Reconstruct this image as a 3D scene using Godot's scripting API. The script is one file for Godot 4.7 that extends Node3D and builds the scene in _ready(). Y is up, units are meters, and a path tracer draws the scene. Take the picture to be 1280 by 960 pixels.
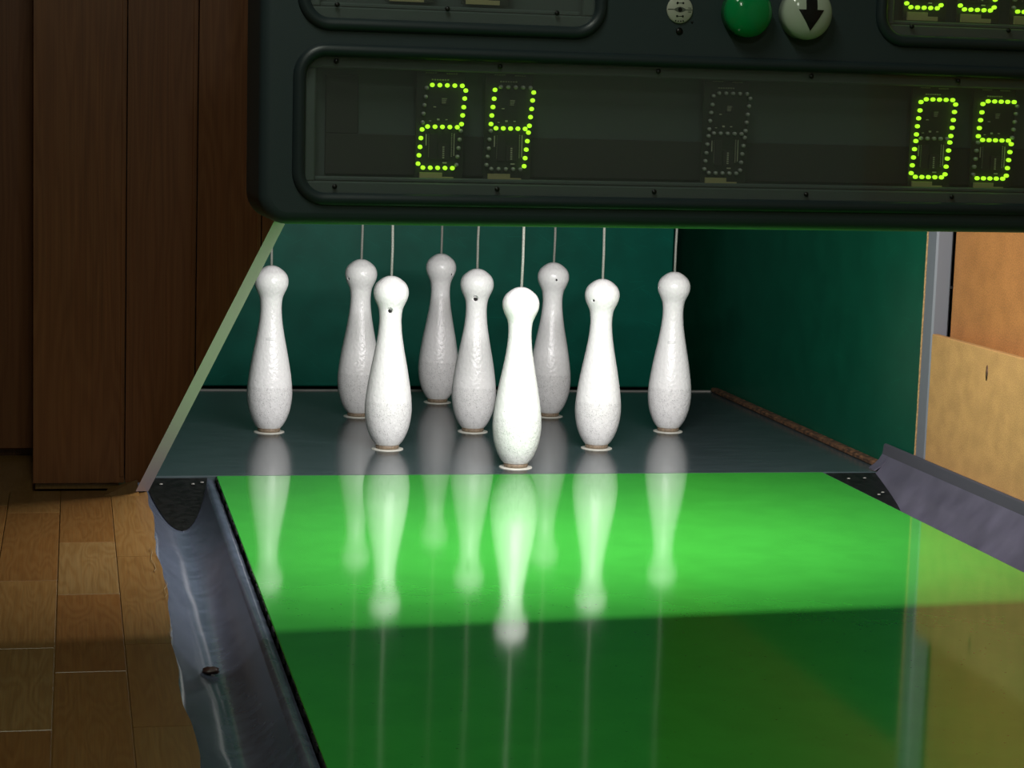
extends Node3D
# A nine-pin alley: string-operated pins on a dark deck, green lane, gutters, scoreboard hung above.
# World: x across the lane, y up, -z towards the pins; the front pin stands at the origin.

var rng := RandomNumberGenerator.new()
var taken := {}

# ---------------------------------------------------------------- names and metas
func numbered(called: String) -> String:
	if not taken.has(called):
		taken[called] = 0
		return called
	taken[called] += 1
	return "%s_%03d" % [called, taken[called]]

func tag(o: Node, label: String, category: String, group := "") -> Node:
	o.set_meta("label", label)
	o.set_meta("category", category)
	if group != "":
		o.set_meta("group", group)
	return o

func thing(called: String, label: String, category: String, at := Vector3.ZERO, group := "") -> Node3D:
	var o := Node3D.new()
	o.name = numbered(called)
	add_child(o)
	o.position = at
	tag(o, label, category, group)
	return o

func setting(called: String, label: String, category: String) -> Node3D:
	var o := Node3D.new()
	o.name = called
	add_child(o)
	tag(o, label, category)
	o.set_meta("kind", "structure")
	return o

func put(called: String, mesh: Mesh, mat: Material, parent: Node = self, at := Vector3.ZERO) -> MeshInstance3D:
	var o := MeshInstance3D.new()
	o.mesh = mesh
	o.material_override = mat
	o.name = numbered(called) if parent == self else called
	parent.add_child(o, true)
	o.position = at
	return o

# ---------------------------------------------------------------- mesh helpers
func begin() -> SurfaceTool:
	var st := SurfaceTool.new()
	st.begin(Mesh.PRIMITIVE_TRIANGLES)
	st.set_smooth_group(-1)
	return st

func done(st: SurfaceTool) -> ArrayMesh:
	st.index()
	st.generate_normals()
	return st.commit()

# corners counter-clockwise seen from outside; emitted clockwise for Godot
func tri(st: SurfaceTool, a: Vector3, b: Vector3, c: Vector3) -> void:
	st.add_vertex(a); st.add_vertex(c); st.add_vertex(b)

func quad(st: SurfaceTool, a: Vector3, b: Vector3, c: Vector3, d: Vector3) -> void:
	tri(st, a, b, c); tri(st, a, c, d)

# box between two corners with chamfered edges
func add_box(st: SurfaceTool, lo: Vector3, hi: Vector3, c := 0.0) -> void:
	var s := hi - lo
	c = minf(c, minf(s.x, minf(s.y, s.z)) * 0.45)
	var m := (lo + hi) * 0.5
	var h := s * 0.5
	var ax := [Vector3.RIGHT, Vector3.UP, Vector3.BACK]
	for i in 3:
		var u: Vector3 = ax[(i + 1) % 3]
		var v: Vector3 = ax[(i + 2) % 3]
		var hu: float = h[(i + 1) % 3] - c
		var hv: float = h[(i + 2) % 3] - c
		for sg in [1.0, -1.0]:
			var n: Vector3 = ax[i] * h[i] * sg
			var p := [m + n - u * hu - v * hv, m + n + u * hu - v * hv, m + n + u * hu + v * hv, m + n - u * hu + v * hv]
			if sg > 0: quad(st, p[0], p[1], p[2], p[3])
			else: quad(st, p[3], p[2], p[1], p[0])
	if c <= 0.0:
		return
	for i in 3:      # edge chamfers along axis i
		var j := (i + 1) % 3
		var k := (i + 2) % 3
		for sj in [1.0, -1.0]:
			for sk in [1.0, -1.0]:
				var a: Vector3 = ax[j] * sj * h[j] + ax[k] * sk * (h[k] - c)
				var b: Vector3 = ax[j] * sj * (h[j] - c) + ax[k] * sk * h[k]
				var e: Vector3 = ax[i] * (h[i] - c)
				var q := [m + a - e, m + b - e, m + b + e, m + a + e]
				if sj * sk > 0: quad(st, q[3], q[2], q[1], q[0]) if (q[1] - q[0]).cross(q[2] - q[0]).dot(a) < 0 else quad(st, q[0], q[1], q[2], q[3])
				else: quad(st, q[3], q[2], q[1], q[0]) if (q[1] - q[0]).cross(q[2] - q[0]).dot(a) < 0 else quad(st, q[0], q[1], q[2], q[3])
	for sx in [1.0, -1.0]:
		for sy in [1.0, -1.0]:
			for sz in [1.0, -1.0]:
				var a2 := m + Vector3(sx * h.x, sy * (h.y - c), sz * (h.z - c))
				var b2 := m + Vector3(sx * (h.x - c), sy * h.y, sz * (h.z - c))
				var c2 := m + Vector3(sx * (h.x - c), sy * (h.y - c), sz * h.z)
				if sx * sy * sz > 0: tri(st, a2, b2, c2)
				else: tri(st, c2, b2, a2)

func box(lo: Vector3, hi: Vector3, c := 0.002) -> ArrayMesh:
	var st := begin()
	add_box(st, lo, hi, c)
	return done(st)

# 2D polygon in the xy plane extruded from z0 to z1
func prism(poly: PackedVector2Array, z0: float, z1: float) -> ArrayMesh:
	var st := begin()
	if Geometry2D.is_polygon_clockwise(poly):
		poly = poly.duplicate()
		poly.reverse()
	var t := Geometry2D.triangulate_polygon(poly)
	for i in range(0, t.size(), 3):
		var a := poly[t[i]]; var b := poly[t[i + 1]]; var c := poly[t[i + 2]]
		if (b - a).cross(c - a) < 0:
			var w := b; b = c; c = w
		tri(st, Vector3(a.x, a.y, z1), Vector3(b.x, b.y, z1), Vector3(c.x, c.y, z1))
		tri(st, Vector3(a.x, a.y, z0), Vector3(c.x, c.y, z0), Vector3(b.x, b.y, z0))
	for i in poly.size():
		var a := poly[i]; var b := poly[(i + 1) % poly.size()]
		quad(st, Vector3(a.x, a.y, z0), Vector3(b.x, b.y, z0), Vector3(b.x, b.y, z1), Vector3(a.x, a.y, z1))
	return done(st)

# profile (x, y) points swept along z with a thickness downwards
func channel(pts: Array, z0: float, z1: float, thick: float, wob := 0.0) -> ArrayMesh:
	var st := SurfaceTool.new()
	st.begin(Mesh.PRIMITIVE_TRIANGLES)
	st.set_smooth_group(0)
	var nz := 60 if wob > 0 else 1
	var noise := FastNoiseLite.new()
	noise.seed = 7
	noise.frequency = 2.2
	for k in nz:
		var za := lerpf(z0, z1, float(k) / nz)
		var zb := lerpf(z0, z1, float(k + 1) / nz)
		for i in pts.size() - 1:
			var a: Vector2 = pts[i]; var b: Vector2 = pts[i + 1]
			var d := [Vector3(a.x, a.y, za), Vector3(a.x, a.y, zb), Vector3(b.x, b.y, zb), Vector3(b.x, b.y, za)]
			if wob > 0:
				for j in 4:
					var f: float = smoothstep(-0.72, -0.80, d[j].x)
					d[j].x += noise.get_noise_1d(d[j].z * 2.0) * wob * f
			quad(st, d[0], d[1], d[2], d[3])
	st.set_smooth_group(-1)
	for i in pts.size() - 1:
		var a: Vector2 = pts[i]; var b: Vector2 = pts[i + 1]
		quad(st, Vector3(a.x, a.y - thick, z0), Vector3(b.x, b.y - thick, z0), Vector3(b.x, b.y - thick, z1), Vector3(a.x, a.y - thick, z1))
		quad(st, Vector3(a.x, a.y, z1), Vector3(a.x, a.y - thick, z1), Vector3(b.x, b.y - thick, z1), Vector3(b.x, b.y, z1))
		quad(st, Vector3(a.x, a.y - thick, z0), Vector3(a.x, a.y, z0), Vector3(b.x, b.y, z0), Vector3(b.x, b.y - thick, z0))
	for e in [0, pts.size() - 1]:
		var a: Vector2 = pts[e]
		quad(st, Vector3(a.x, a.y, z0), Vector3(a.x, a.y - thick, z0), Vector3(a.x, a.y - thick, z1), Vector3(a.x, a.y, z1))
	return done(st)

# lathe of (radius, height) points, with optional dents [angle, height, radius, depth] and uv
func lathe(prof: Array, segs: int, dents := []) -> ArrayMesh:
	var st := SurfaceTool.new()
	st.begin(Mesh.PRIMITIVE_TRIANGLES)
	st.set_smooth_group(0)
	var top: float = prof[-1].y
	var grid := []
	for i in prof.size():
		var row := []
		for j in segs + 1:
			var a := TAU * j / segs
			var r: float = prof[i].x
			for d in dents:
				var da := wrapf(a - float(d[0]), -PI, PI)
				var q := Vector2(da * r, prof[i].y - float(d[1])).length() / float(d[2])
				if q < 1.0:
					r -= float(d[3]) * (1.0 - pow(q, 6.0))
			row.append(Vector3(sin(a) * r, prof[i].y, cos(a) * r))
		grid.append(row)
	for i in prof.size() - 1:
		for j in segs:
			var p := [grid[i][j], grid[i][j + 1], grid[i + 1][j + 1], grid[i + 1][j]]
			var uv := [Vector2(float(j) / segs, 1 - prof[i].y / top), Vector2(float(j + 1) / segs, 1 - prof[i].y / top), Vector2(float(j + 1) / segs, 1 - prof[i + 1].y / top), Vector2(float(j) / segs, 1 - prof[i + 1].y / top)]
			for n in [0, 2, 1, 0, 3, 2]:
				if prof[i].x < 1e-6 and n == 1 and p[0] == p[1]: pass
				st.set_uv(uv[n]); st.add_vertex(p[n])
	st.generate_normals()
	return st.commit()

func smooth_profile(keys: Array, n: int) -> Array:
	# Catmull-Rom through (radius, height) keys
	var out := []
	for i in keys.size() - 1:
		var a: Vector2 = keys[maxi(i - 1, 0)]; var b: Vector2 = keys[i]; var c: Vector2 = keys[i + 1]; var d: Vector2 = keys[mini(i + 2, keys.size() - 1)]
		for k in n:
			out.append(b.cubic_interpolate(c, a, d, float(k) / n))
	out.append(keys[-1])
	for k in out.size():
		out[k].x = maxf(out[k].x, 0.0)
	return out

func round_rect(x0: float, y0: float, x1: float, y1: float, r: float, step := 0.03, arc := 8) -> PackedVector2Array:
	var out := PackedVector2Array()
	var cs := [[Vector2(x1 - r, y0 + r), -PI / 2], [Vector2(x1 - r, y1 - r), 0.0], [Vector2(x0 + r, y1 - r), PI / 2], [Vector2(x0 + r, y0 + r), PI]]
	for i in 4:
		for k in arc + 1:
			var a: float = cs[i][1] + PI / 2 * k / arc
			out.append(cs[i][0] + Vector2(cos(a), sin(a)) * r)
		var nx: Array = cs[(i + 1) % 4]
		var from := out[-1]
		var to: Vector2 = nx[0] + Vector2(cos(nx[1]), sin(nx[1])) * r
		var n := int(from.distance_to(to) / step)
		for k in range(1, n):
			out.append(from.lerp(to, float(k) / n))
	return out

# tube of radius r along a closed outline in the xy plane at height z
func bead(path: PackedVector2Array, r: float, z: float, squash := 1.0) -> ArrayMesh:
	var st := SurfaceTool.new()
	st.begin(Mesh.PRIMITIVE_TRIANGLES)
	st.set_smooth_group(0)
	var n := path.size()
	var ring := []
	for i in n:
		var t := (path[(i + 1) % n] - path[(i + n - 1) % n]).normalized()
		var out := Vector2(t.y, -t.x)
		var row := []
		for k in 12:
			var a := TAU * k / 12
			var o := out * cos(a) * r
			row.append(Vector3(path[i].x + o.x, path[i].y + o.y, z + sin(a) * r * squash))
		ring.append(row)
	for i in n:
		for k in 12:
			quad(st, ring[i][k], ring[i][(k + 1) % 12], ring[(i + 1) % n][(k + 1) % 12], ring[(i + 1) % n][k])
	return done(st)

func tube(points: Array, r: float, segs := 8) -> ArrayMesh:
	var st := SurfaceTool.new()
	st.begin(Mesh.PRIMITIVE_TRIANGLES)
	st.set_smooth_group(0)
	var rings := []
	for i in points.size():
		var t: Vector3 = (points[mini(i + 1, points.size() - 1)] - points[maxi(i - 1, 0)]).normalized()
		var u := t.cross(Vector3.RIGHT if absf(t.x) < 0.8 else Vector3.UP).normalized()
		var v := t.cross(u)
		var row := []
		for k in segs:
			var a := TAU * k / segs
			row.append(points[i] + (u * cos(a) + v * sin(a)) * r)
		rings.append(row)
	for i in points.size() - 1:
		for k in segs:
			quad(st, rings[i][k], rings[i][(k + 1) % segs], rings[i + 1][(k + 1) % segs], rings[i + 1][k])
	for k in range(1, segs - 1):
		tri(st, rings[0][0], rings[0][k + 1], rings[0][k])
		tri(st, rings[-1][0], rings[-1][k], rings[-1][k + 1])
	return done(st)

# slab: a convex polygon (outer points) and its counterpart (inner points)
func slab(front: Array, back: Array) -> ArrayMesh:
	var st := begin()
	var n := front.size()
	for i in range(1, n - 1):
		tri(st, front[0], front[i], front[i + 1])
		tri(st, back[0], back[i + 1], back[i])
	for i in n:
		var j := (i + 1) % n
		quad(st, front[i], back[i], back[j], front[j])
	return done(st)

# ---------------------------------------------------------------- textures and materials
func image_tex(w: int, h: int, f: Callable) -> ImageTexture:
	var im := Image.create(w, h, false, Image.FORMAT_RGB8)
	for y in h:
		for x in w:
			im.set_pixel(x, y, f.call(x, y))
	im.generate_mipmaps()
	return ImageTexture.create_from_image(im)

func noise(seed_: int, freq: float, oct := 4) -> FastNoiseLite:
	var n := FastNoiseLite.new()
	n.seed = seed_
	n.noise_type = FastNoiseLite.TYPE_SIMPLEX
	n.frequency = freq
	n.fractal_octaves = oct
	return n

# value that wraps around a w x h tile (opposite borders are faded into each other)
func tiled(n: FastNoiseLite, x: float, y: float, w: float, h: float, ax := 1.0, ay := 1.0) -> float:
	var m := 0.2
	var fx := clampf((x / w - 1.0 + m) / m, 0, 1)
	var fy := clampf((y / h - 1.0 + m) / m, 0, 1)
	var v := n.get_noise_2d(x * ax, y * ay)
	if fx > 0: v = lerpf(v, n.get_noise_2d((x - w) * ax, y * ay), fx)
	if fy > 0:
		var u := n.get_noise_2d(x * ax, (y - h) * ay)
		if fx > 0: u = lerpf(u, n.get_noise_2d((x - w) * ax, (y - h) * ay), fx)
		v = lerpf(v, u, fy)
	return v

func grey_tex(size: int, seed_: int, freq: float, lo: float, hi: float, ax := 1.0, ay := 1.0, speck := 0, speck_value := 1.0) -> ImageTexture:
	var n := noise(seed_, freq)
	var dither := RandomNumberGenerator.new()
	dither.seed = seed_ + 1
	var im := Image.create(size, size, false, Image.FORMAT_RGB8)
	for y in size:
		for x in size:
			var v := lerpf(lo, hi, clampf(tiled(n, x, y, size, size, ax, ay) * 0.9 + 0.5, 0, 1))
			v += dither.randf_range(-0.006, 0.006)
			im.set_pixel(x, y, Color(v, v, v))
	var r := RandomNumberGenerator.new()
	r.seed = seed_
	for i in speck:
		var px := r.randi_range(1, size - 3); var py := r.randi_range(1, size - 2)
		var s := r.randf_range(0.4, 1.0)
		for k in r.randi_range(1, 2):
			var c := im.get_pixel(px + k, py)
			im.set_pixel(px + k, py, c.lerp(Color(speck_value, speck_value, speck_value), s))
	im.generate_mipmaps()
	return ImageTexture.create_from_image(im)

func normal_tex(size: int, seed_: int, freq: float, strength: float, ax := 1.0, ay := 1.0) -> ImageTexture:
	var n := noise(seed_, freq, 3)
	var im := Image.create(size, size, false, Image.FORMAT_RGB8)
	for y in size:
		for x in size:
			var v := clampf(tiled(n, x, y, size, size, ax, ay) * 0.5 + 0.5, 0, 1)
			im.set_pixel(x, y, Color(v, v, v))
	im.bump_map_to_normal_map(strength)
	im.generate_mipmaps()
	return ImageTexture.create_from_image(im)

func lin(r: float, g: float, b: float) -> Color:
	return Color(r, g, b).linear_to_srgb()

func mat(c: Color, rough: float, tex: Texture2D = null, scale := Vector3.ONE, nrm: Texture2D = null, nscale := 0.3) -> StandardMaterial3D:
	var m := StandardMaterial3D.new()
	m.albedo_color = c
	m.roughness = rough
	if tex or nrm:
		m.uv1_triplanar = true
		m.uv1_world_triplanar = true
		m.uv1_scale = scale
	if tex:
		m.albedo_texture = tex
	if nrm:
		m.normal_enabled = true
		m.normal_texture = nrm
		m.normal_scale = nscale
	return m

func glow(c: Color, energy: float) -> StandardMaterial3D:
	var m := StandardMaterial3D.new()
	m.albedo_color = c
	m.roughness = 0.3
	m.emission_enabled = true
	m.emission = c
	m.emission_energy_multiplier = energy
	return m

var M := {}

func make_materials() -> void:
	var wood_tex := wood_texture(11, 256, 512, 0.74, 1.0)
	var wood_tex2 := wood_texture(23, 256, 512, 0.76, 1.0)
	for i in 4:
		var w := mat([lin(0.215, 0.078, 0.021), lin(0.2, 0.072, 0.02), lin(0.225, 0.083, 0.023), lin(0.185, 0.066, 0.018)][i], 0.42, wood_tex if i % 2 == 0 else wood_tex2, Vector3(3.1, 0.7, 3.1))
		w.uv1_offset = Vector3(0.23 * i, 0.31 * i, 0.17 * i)
		M["panel%d" % i] = w
	var tones := [lin(0.215, 0.118, 0.035), lin(0.195, 0.09, 0.022), lin(0.205, 0.102, 0.027), lin(0.225, 0.135, 0.046), lin(0.18, 0.087, 0.022), lin(0.205, 0.11, 0.031)]
	var floor_tex := wood_texture(41, 256, 512, 0.78, 1.0)
	var floor_tex2 := wood_texture(57, 256, 512, 0.76, 1.0)
	for i in tones.size():
		var w := mat(tones[i], 0.38, floor_tex if i % 2 == 0 else floor_tex2, Vector3(4.4, 4.4, 1.3))
		w.uv1_offset = Vector3(0.37 * i, 0.11 * i, 0.29 * i)
		M["floor%d" % i] = w
	var lane_tex := grey_tex(512, 5, 0.012, 0.965, 1.0, 1, 1, 300, 0.7)
	M.lane = mat(lin(0.042, 0.345, 0.036), 0.075, lane_tex, Vector3(1.3, 1.3, 1.3))
	M.lane_core = mat(lin(0.012, 0.012, 0.012), 0.7, grey_tex(128, 9, 0.08, 0.5, 1.0), Vector3(6, 6, 6))
	var deck_tex := grey_tex(512, 15, 0.02, 0.86, 0.96, 0.4, 2.0, 200, 1.0)
	M.deck = mat(lin(0.05, 0.07, 0.075), 0.19, deck_tex, Vector3(1.4, 1.4, 1.4))
	M.trim_grey = mat(lin(0.2, 0.2, 0.18), 0.5)
	var scratch := scratch_texture(31)
	M.green_wall = mat(lin(0.004, 0.085, 0.045), 0.36, scratch, Vector3(1.1, 1.1, 1.1))
	M.green_curtain = mat(lin(0.002, 0.135, 0.09), 0.4, scratch, Vector3(1.3, 1.3, 1.3))
	M.green_curtain.metallic_specular = 0.22
	M.green_wall.metallic_specular = 0.32
	M.raw_edge = mat(lin(0.42, 0.25, 0.1), 0.8, grey_tex(128, 19, 0.1, 0.6, 1.0), Vector3(8, 8, 8))
	M.brown_strip = mat(lin(0.16, 0.075, 0.03), 0.7, grey_tex(256, 29, 0.05, 0.35, 1.0), Vector3(3, 3, 3))
	var chip := chip_texture(37)
	M.chip_low = mat(lin(0.44, 0.255, 0.095), 0.62, chip, Vector3(2.2, 2.2, 2.2))
	M.chip_high = mat(lin(0.36, 0.155, 0.045), 0.62, chip, Vector3(1.7, 1.7, 1.7))
	M.brown_board = mat(lin(0.16, 0.085, 0.026), 0.62, chip, Vector3(1.7, 1.7, 1.7))
	M.post = mat(lin(0.11, 0.118, 0.135), 0.5)
	M.gutter = mat(lin(0.085, 0.1, 0.14), 0.2, grey_tex(512, 47, 0.02, 0.85, 1.0, 1, 1, 500, 1.0), Vector3(2, 2, 2))
	M.gutter_right = mat(lin(0.085, 0.08, 0.11), 0.36, grey_tex(256, 48, 0.02, 0.8, 1.0, 1, 1, 40, 1.0), Vector3(1.5, 1.5, 1.5))
	M.rubber = mat(lin(0.045, 0.045, 0.055), 0.5)
	M.black_plate = mat(lin(0.008, 0.008, 0.008), 0.45, grey_tex(256, 49, 0.03, 0.5, 1.0, 1, 1, 120, 1.0), Vector3(5, 5, 5))
	M.pale_edge = mat(lin(0.40, 0.33, 0.335), 0.6)
	M.housing = mat(lin(0.03, 0.033, 0.034), 0.7)
	M.case = mat(lin(0.029, 0.046, 0.052), 0.5, null, Vector3(20, 20, 20), normal_tex(128, 61, 0.2, 4.0), 0.1)
	M.bezel = mat(lin(0.02, 0.032, 0.036), 0.38)
	M.tray = mat(lin(0.058, 0.084, 0.08), 0.6)
	M.dark_band = mat(lin(0.016, 0.018, 0.016), 0.6)
	M.pcb = mat(lin(0.008, 0.013, 0.008), 0.5)
	M.chip = mat(lin(0.02, 0.02, 0.02), 0.4)
	M.silk = mat(lin(0.42, 0.42, 0.32), 0.6)
	M.connector = mat(lin(0.36, 0.33, 0.16), 0.55)
	M.screw = mat(lin(0.008, 0.008, 0.008), 0.35)
	M.led_off = mat(lin(0.34, 0.36, 0.34), 0.25)
	M.led_on = glow(Color(0.68, 1.0, 0.15), 1.35)
	M.pane = StandardMaterial3D.new()
	M.pane.albedo_color = Color(0.75, 0.8, 0.78, 0.03)
	M.pane.transparency = BaseMaterial3D.TRANSPARENCY_ALPHA
	M.pane.roughness = 0.06
	M.green_cap = mat(lin(0.004, 0.27, 0.07), 0.12)
	M.white_cap = mat(lin(0.5, 0.56, 0.45), 0.12)
	M.print_black = mat(lin(0.006, 0.006, 0.006), 0.3)
	M.print_grey = mat(lin(0.12, 0.13, 0.11), 0.4)
	M.lock_white = mat(lin(0.5, 0.5, 0.42), 0.5)
	var pt := pin_texture(71)
	var pm := StandardMaterial3D.new()
	pm.albedo_color = Color.WHITE
	pm.albedo_texture = pt
	pm.roughness = 0.29
	var pn := normal_tex(512, 72, 0.045, 5.0)
	pm.normal_enabled = true
	pm.normal_texture = pn
	pm.normal_scale = 0.2
	M.pin = pm
	M.pin_base = mat(lin(0.36, 0.27, 0.18), 0.6, grey_tex(128, 73, 0.12, 0.5, 1.0), Vector3(14, 14, 14))
	M.pin_mark = mat(lin(0.66, 0.67, 0.66), 0.35)
	M.spot_ring = mat(lin(0.5, 0.5, 0.44), 0.4)
	M.string = mat(lin(0.5, 0.52, 0.46), 0.8, grey_tex(64, 74, 0.25, 0.35, 1.0), Vector3(40, 40, 40))
	M.plaster = mat(lin(0.3, 0.28, 0.24), 0.85)
	M.debris = mat(lin(0.035, 0.013, 0.008), 0.4)
	M.fibre = mat(lin(0.24, 0.17, 0.08), 0.8)
	M.fixture = mat(lin(0.7, 0.7, 0.68), 0.5)
	M.hood = mat(lin(0.05, 0.05, 0.05), 0.8)

func wood_texture(seed_: int, w: int, h: int, lo: float, hi: float) -> ImageTexture:
	var a := noise(seed_, 0.012, 3)
	var b := noise(seed_ + 1, 0.09, 2)
	var im := Image.create(w, h, false, Image.FORMAT_RGB8)
	for y in h:
		for x in w:
			var warp := tiled(a, x, y, w, h, 1.0, 0.16)
			var ringv := sin((float(x) / w + warp * 0.5) * TAU * 6.0) * 0.5 + 0.5
			var fine := tiled(b, x, y, w, h, 3.0, 0.06) * 0.5 + 0.5
			var v := lerpf(lo, hi, clampf(0.12 + 0.26 * pow(ringv, 0.7) + 0.6 * fine, 0, 1))
			im.set_pixel(x, y, Color(v, v * lerpf(0.96, 1.0, ringv), v * lerpf(0.9, 1.0, ringv)))
	im.generate_mipmaps()
	return ImageTexture.create_from_image(im)

func scratch_texture(seed_: int) -> ImageTexture:
	var n := noise(seed_, 0.012, 4)
	var r := RandomNumberGenerator.new()
	r.seed = seed_
	var im := Image.create(512, 512, false, Image.FORMAT_RGB8)
	for y in 512:
		for x in 512:
			var v := 0.82 + 0.05 * tiled(n, x, y, 512, 512)
			im.set_pixel(x, y, Color(v, v, v))
	for i in 170:
		var p := Vector2(r.randf() * 512, r.randf() * 512)
		var d := Vector2.from_angle(r.randf_range(-0.5, 0.9)) * r.randf_range(6, 46)
		var k := r.randf_range(0.03, 0.14)
		var steps := int(d.length())
		for s in steps:
			var q := p + d * s / steps
			var xi := posmod(int(q.x), 512); var yi := posmod(int(q.y), 512)
			var c := im.get_pixel(xi, yi)
			im.set_pixel(xi, yi, Color(minf(c.r + k, 1), minf(c.g + k, 1), minf(c.b + k, 1)))
	im.generate_mipmaps()
	return ImageTexture.create_from_image(im)

func chip_texture(seed_: int) -> ImageTexture:
	var n := noise(seed_, 0.25, 2)
	var c := noise(seed_ + 3, 0.012, 3)
	var im := Image.create(512, 512, false, Image.FORMAT_RGB8)
	for y in 512:
		for x in 512:
			var v := 0.9 + 0.13 * tiled(n, x, y, 512, 512) + 0.06 * tiled(c, x, y, 512, 512)
			im.set_pixel(x, y, Color(v, v * 0.985, v * 0.95))
	im.generate_mipmaps()
	return ImageTexture.create_from_image(im)

func pin_texture(seed_: int) -> ImageTexture:
	# white lacquer, scuffed and peppered with dirt in the band where the pins knock together
	var r := RandomNumberGenerator.new()
	r.seed = seed_
	var n := noise(seed_, 0.03, 3)
	var im := Image.create(768, 768, false, Image.FORMAT_RGB8)
	for y in 768:
		for x in 768:
			var h := 0.4 * (1.0 - y / 768.0)
			var v := 0.905 + 0.02 * n.get_noise_2d(x, y)
			var edge := 0.112 + 0.004 * n.get_noise_1d(x * 2.0)
			if h < edge:
				v -= 0.012 + 0.07 * maxf(0.0, r.randf() - 0.3)
				if r.randf() < 0.03: v -= r.randf_range(0.1, 0.4)
			elif r.randf() < 0.0016:
				v -= r.randf_range(0.03, 0.14)
			im.set_pixel(x, y, Color(v, v, v * 0.995))
	for i in 2600:   # specks of dirt in the scuffed band
		var sx := r.randi_range(1, 764); var sy := 768 - int(768 * pow(r.randf(), 0.8) * 0.278)
		var sz := r.randi_range(1, 3)
		var dk := r.randf_range(0.06, 0.26)
		for k in sz * sz:
			var qx := sx + k % sz; var qy := clampi(sy + k / sz, 0, 767)
			var c := im.get_pixel(qx, qy)
			im.set_pixel(qx, qy, Color(c.r - dk, c.g - dk, c.b - dk))
	for i in 34:   # dents with dirt in them
		var px := r.randi_range(2, 764); var py := r.randi_range(200, 740)
		for k in r.randi_range(2, 6):
			im.set_pixel(px + k % 2, py + k / 2, Color(0.42, 0.42, 0.41))
	im.generate_mipmaps()
	return ImageTexture.create_from_image(im)

# ---------------------------------------------------------------- scene
func _ready() -> void:
	rng.seed = 4
	# camera, environment, lights
	var cam := Camera3D.new()
	cam.name = "camera"
	add_child(cam)
	cam.position = Vector3(-0.96158, 0.77677, 4.32865)
	cam.basis = Basis.from_euler(Vector3(-0.132405, -0.215462, 0.032421))
	cam.fov = 21.4784
	cam.near = 0.05
	cam.far = 60
	cam.current = true
	var env := Environment.new()
	env.background_mode = Environment.BG_COLOR
	env.background_color = Color(0, 0, 0)
	env.tonemap_mode = Environment.TONE_MAPPER_LINEAR
	env.tonemap_exposure = 1.0
	env.sdfgi_enabled = true
	env.ssao_enabled = true
	env.ssil_enabled = true
	var we := WorldEnvironment.new()
	we.name = "environment"
	we.environment = env
	add_child(we)
	make_materials()
	build_lamp(Vector3(0.0, 0.76, 1.03), 3.3)
	build_ceiling_lights()
	build_room()
	build_lane()
	build_pit()
	build_right_side()
	build_left_side()
	build_pins()
	build_scoreboard()
	build_small_things()

# unseen tube lamp in a trough behind the scoreboard, placed to light the pins
func build_lamp(at: Vector3, energy: float) -> void:
	var t := thing("unseen_tube_lamp", "unseen fluorescent tube in a dark trough hung behind the scoreboard, lighting the pins", "lamp", at)
	t.rotation.y = deg_to_rad(4.0)
	var L := 0.55
	var tb := put("tube", lathe([Vector2(0.0, -L), Vector2(0.011, -L), Vector2(0.013, -L + 0.01), Vector2(0.013, L - 0.01), Vector2(0.011, L), Vector2(0.0, L)], 20), glow(Color(1.0, 0.985, 0.985), 1.5), t, Vector3(0, 0.012, 0.017))
	tb.rotation.z = PI / 2
	put("front_plate", box(Vector3(-0.595, -0.107, 0.042), Vector3(0.595, 0.06, 0.046), 0.001), M.hood, t)  # lower edge set to end the lamp light across the lane
	put("top_plate", box(Vector3(-0.595, 0.05, -0.03), Vector3(0.595, 0.056, 0.046), 0.001), M.hood, t)
	for sx in [-1.0, 1.0]:
		put("end_cap", box(Vector3(sx * 0.58 - 0.012, -0.09, -0.028), Vector3(sx * 0.58 + 0.012, 0.05, 0.042), 0.002), M.hood, t)
		put("upright_bar", box(Vector3(sx * 0.4 - 0.012, 0.056, 0.0), Vector3(sx * 0.4 + 0.012, 0.535, 0.012), 0.002), M.hood, t)
	var l := AreaLight3D.new()
	l.name = "unseen_tube_lamp_light"
	t.add_child(l)
	l.look_at_from_position(at, at + Basis(Vector3.UP, deg_to_rad(4.0)) * Vector3(0, -0.57, -0.82), Vector3.UP)
	l.area_size = Vector2(1.1, 0.028)
	l.light_color = Color(1.0, 0.985, 0.985)
	l.light_energy = energy
	l.area_range = 12
	l.shadow_enabled = true

func build_ceiling_lights() -> void:
	var spots := [Vector3(-0.95, 2.56, 2.7), Vector3(-0.6, 2.56, 5.2)]  # out of view, placed to light the floor, planks and scoreboard
	var labels := ["unseen white ceiling tube light placed to light the wooden floor and plank wall", "unseen white ceiling tube light behind the camera, lighting the floor and scoreboard"]
	for i in 2:
		var t := thing("unseen_ceiling_light", labels[i], "ceiling light", spots[i], "unseen ceiling tube lights")
		put("tray", box(Vector3(-0.08, 0.0, -0.62), Vector3(0.08, 0.04, 0.62), 0.004), M.fixture, t)
		put("diffuser", box(Vector3(-0.06, -0.02, -0.6), Vector3(0.06, 0.0, 0.6), 0.006), glow(Color(0.97, 1.0, 0.93), 1.2), t)
		var l := AreaLight3D.new()
		l.name = "unseen_ceiling_light_light"
		t.add_child(l)
		l.position = Vector3(0, -0.03, 0)
		l.rotation.x = -PI / 2
		l.area_size = Vector2(0.12, 1.2)
		l.light_color = Color(0.97, 1.0, 0.93)
		l.light_energy = 1.7
		l.shadow_enabled = true

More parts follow.
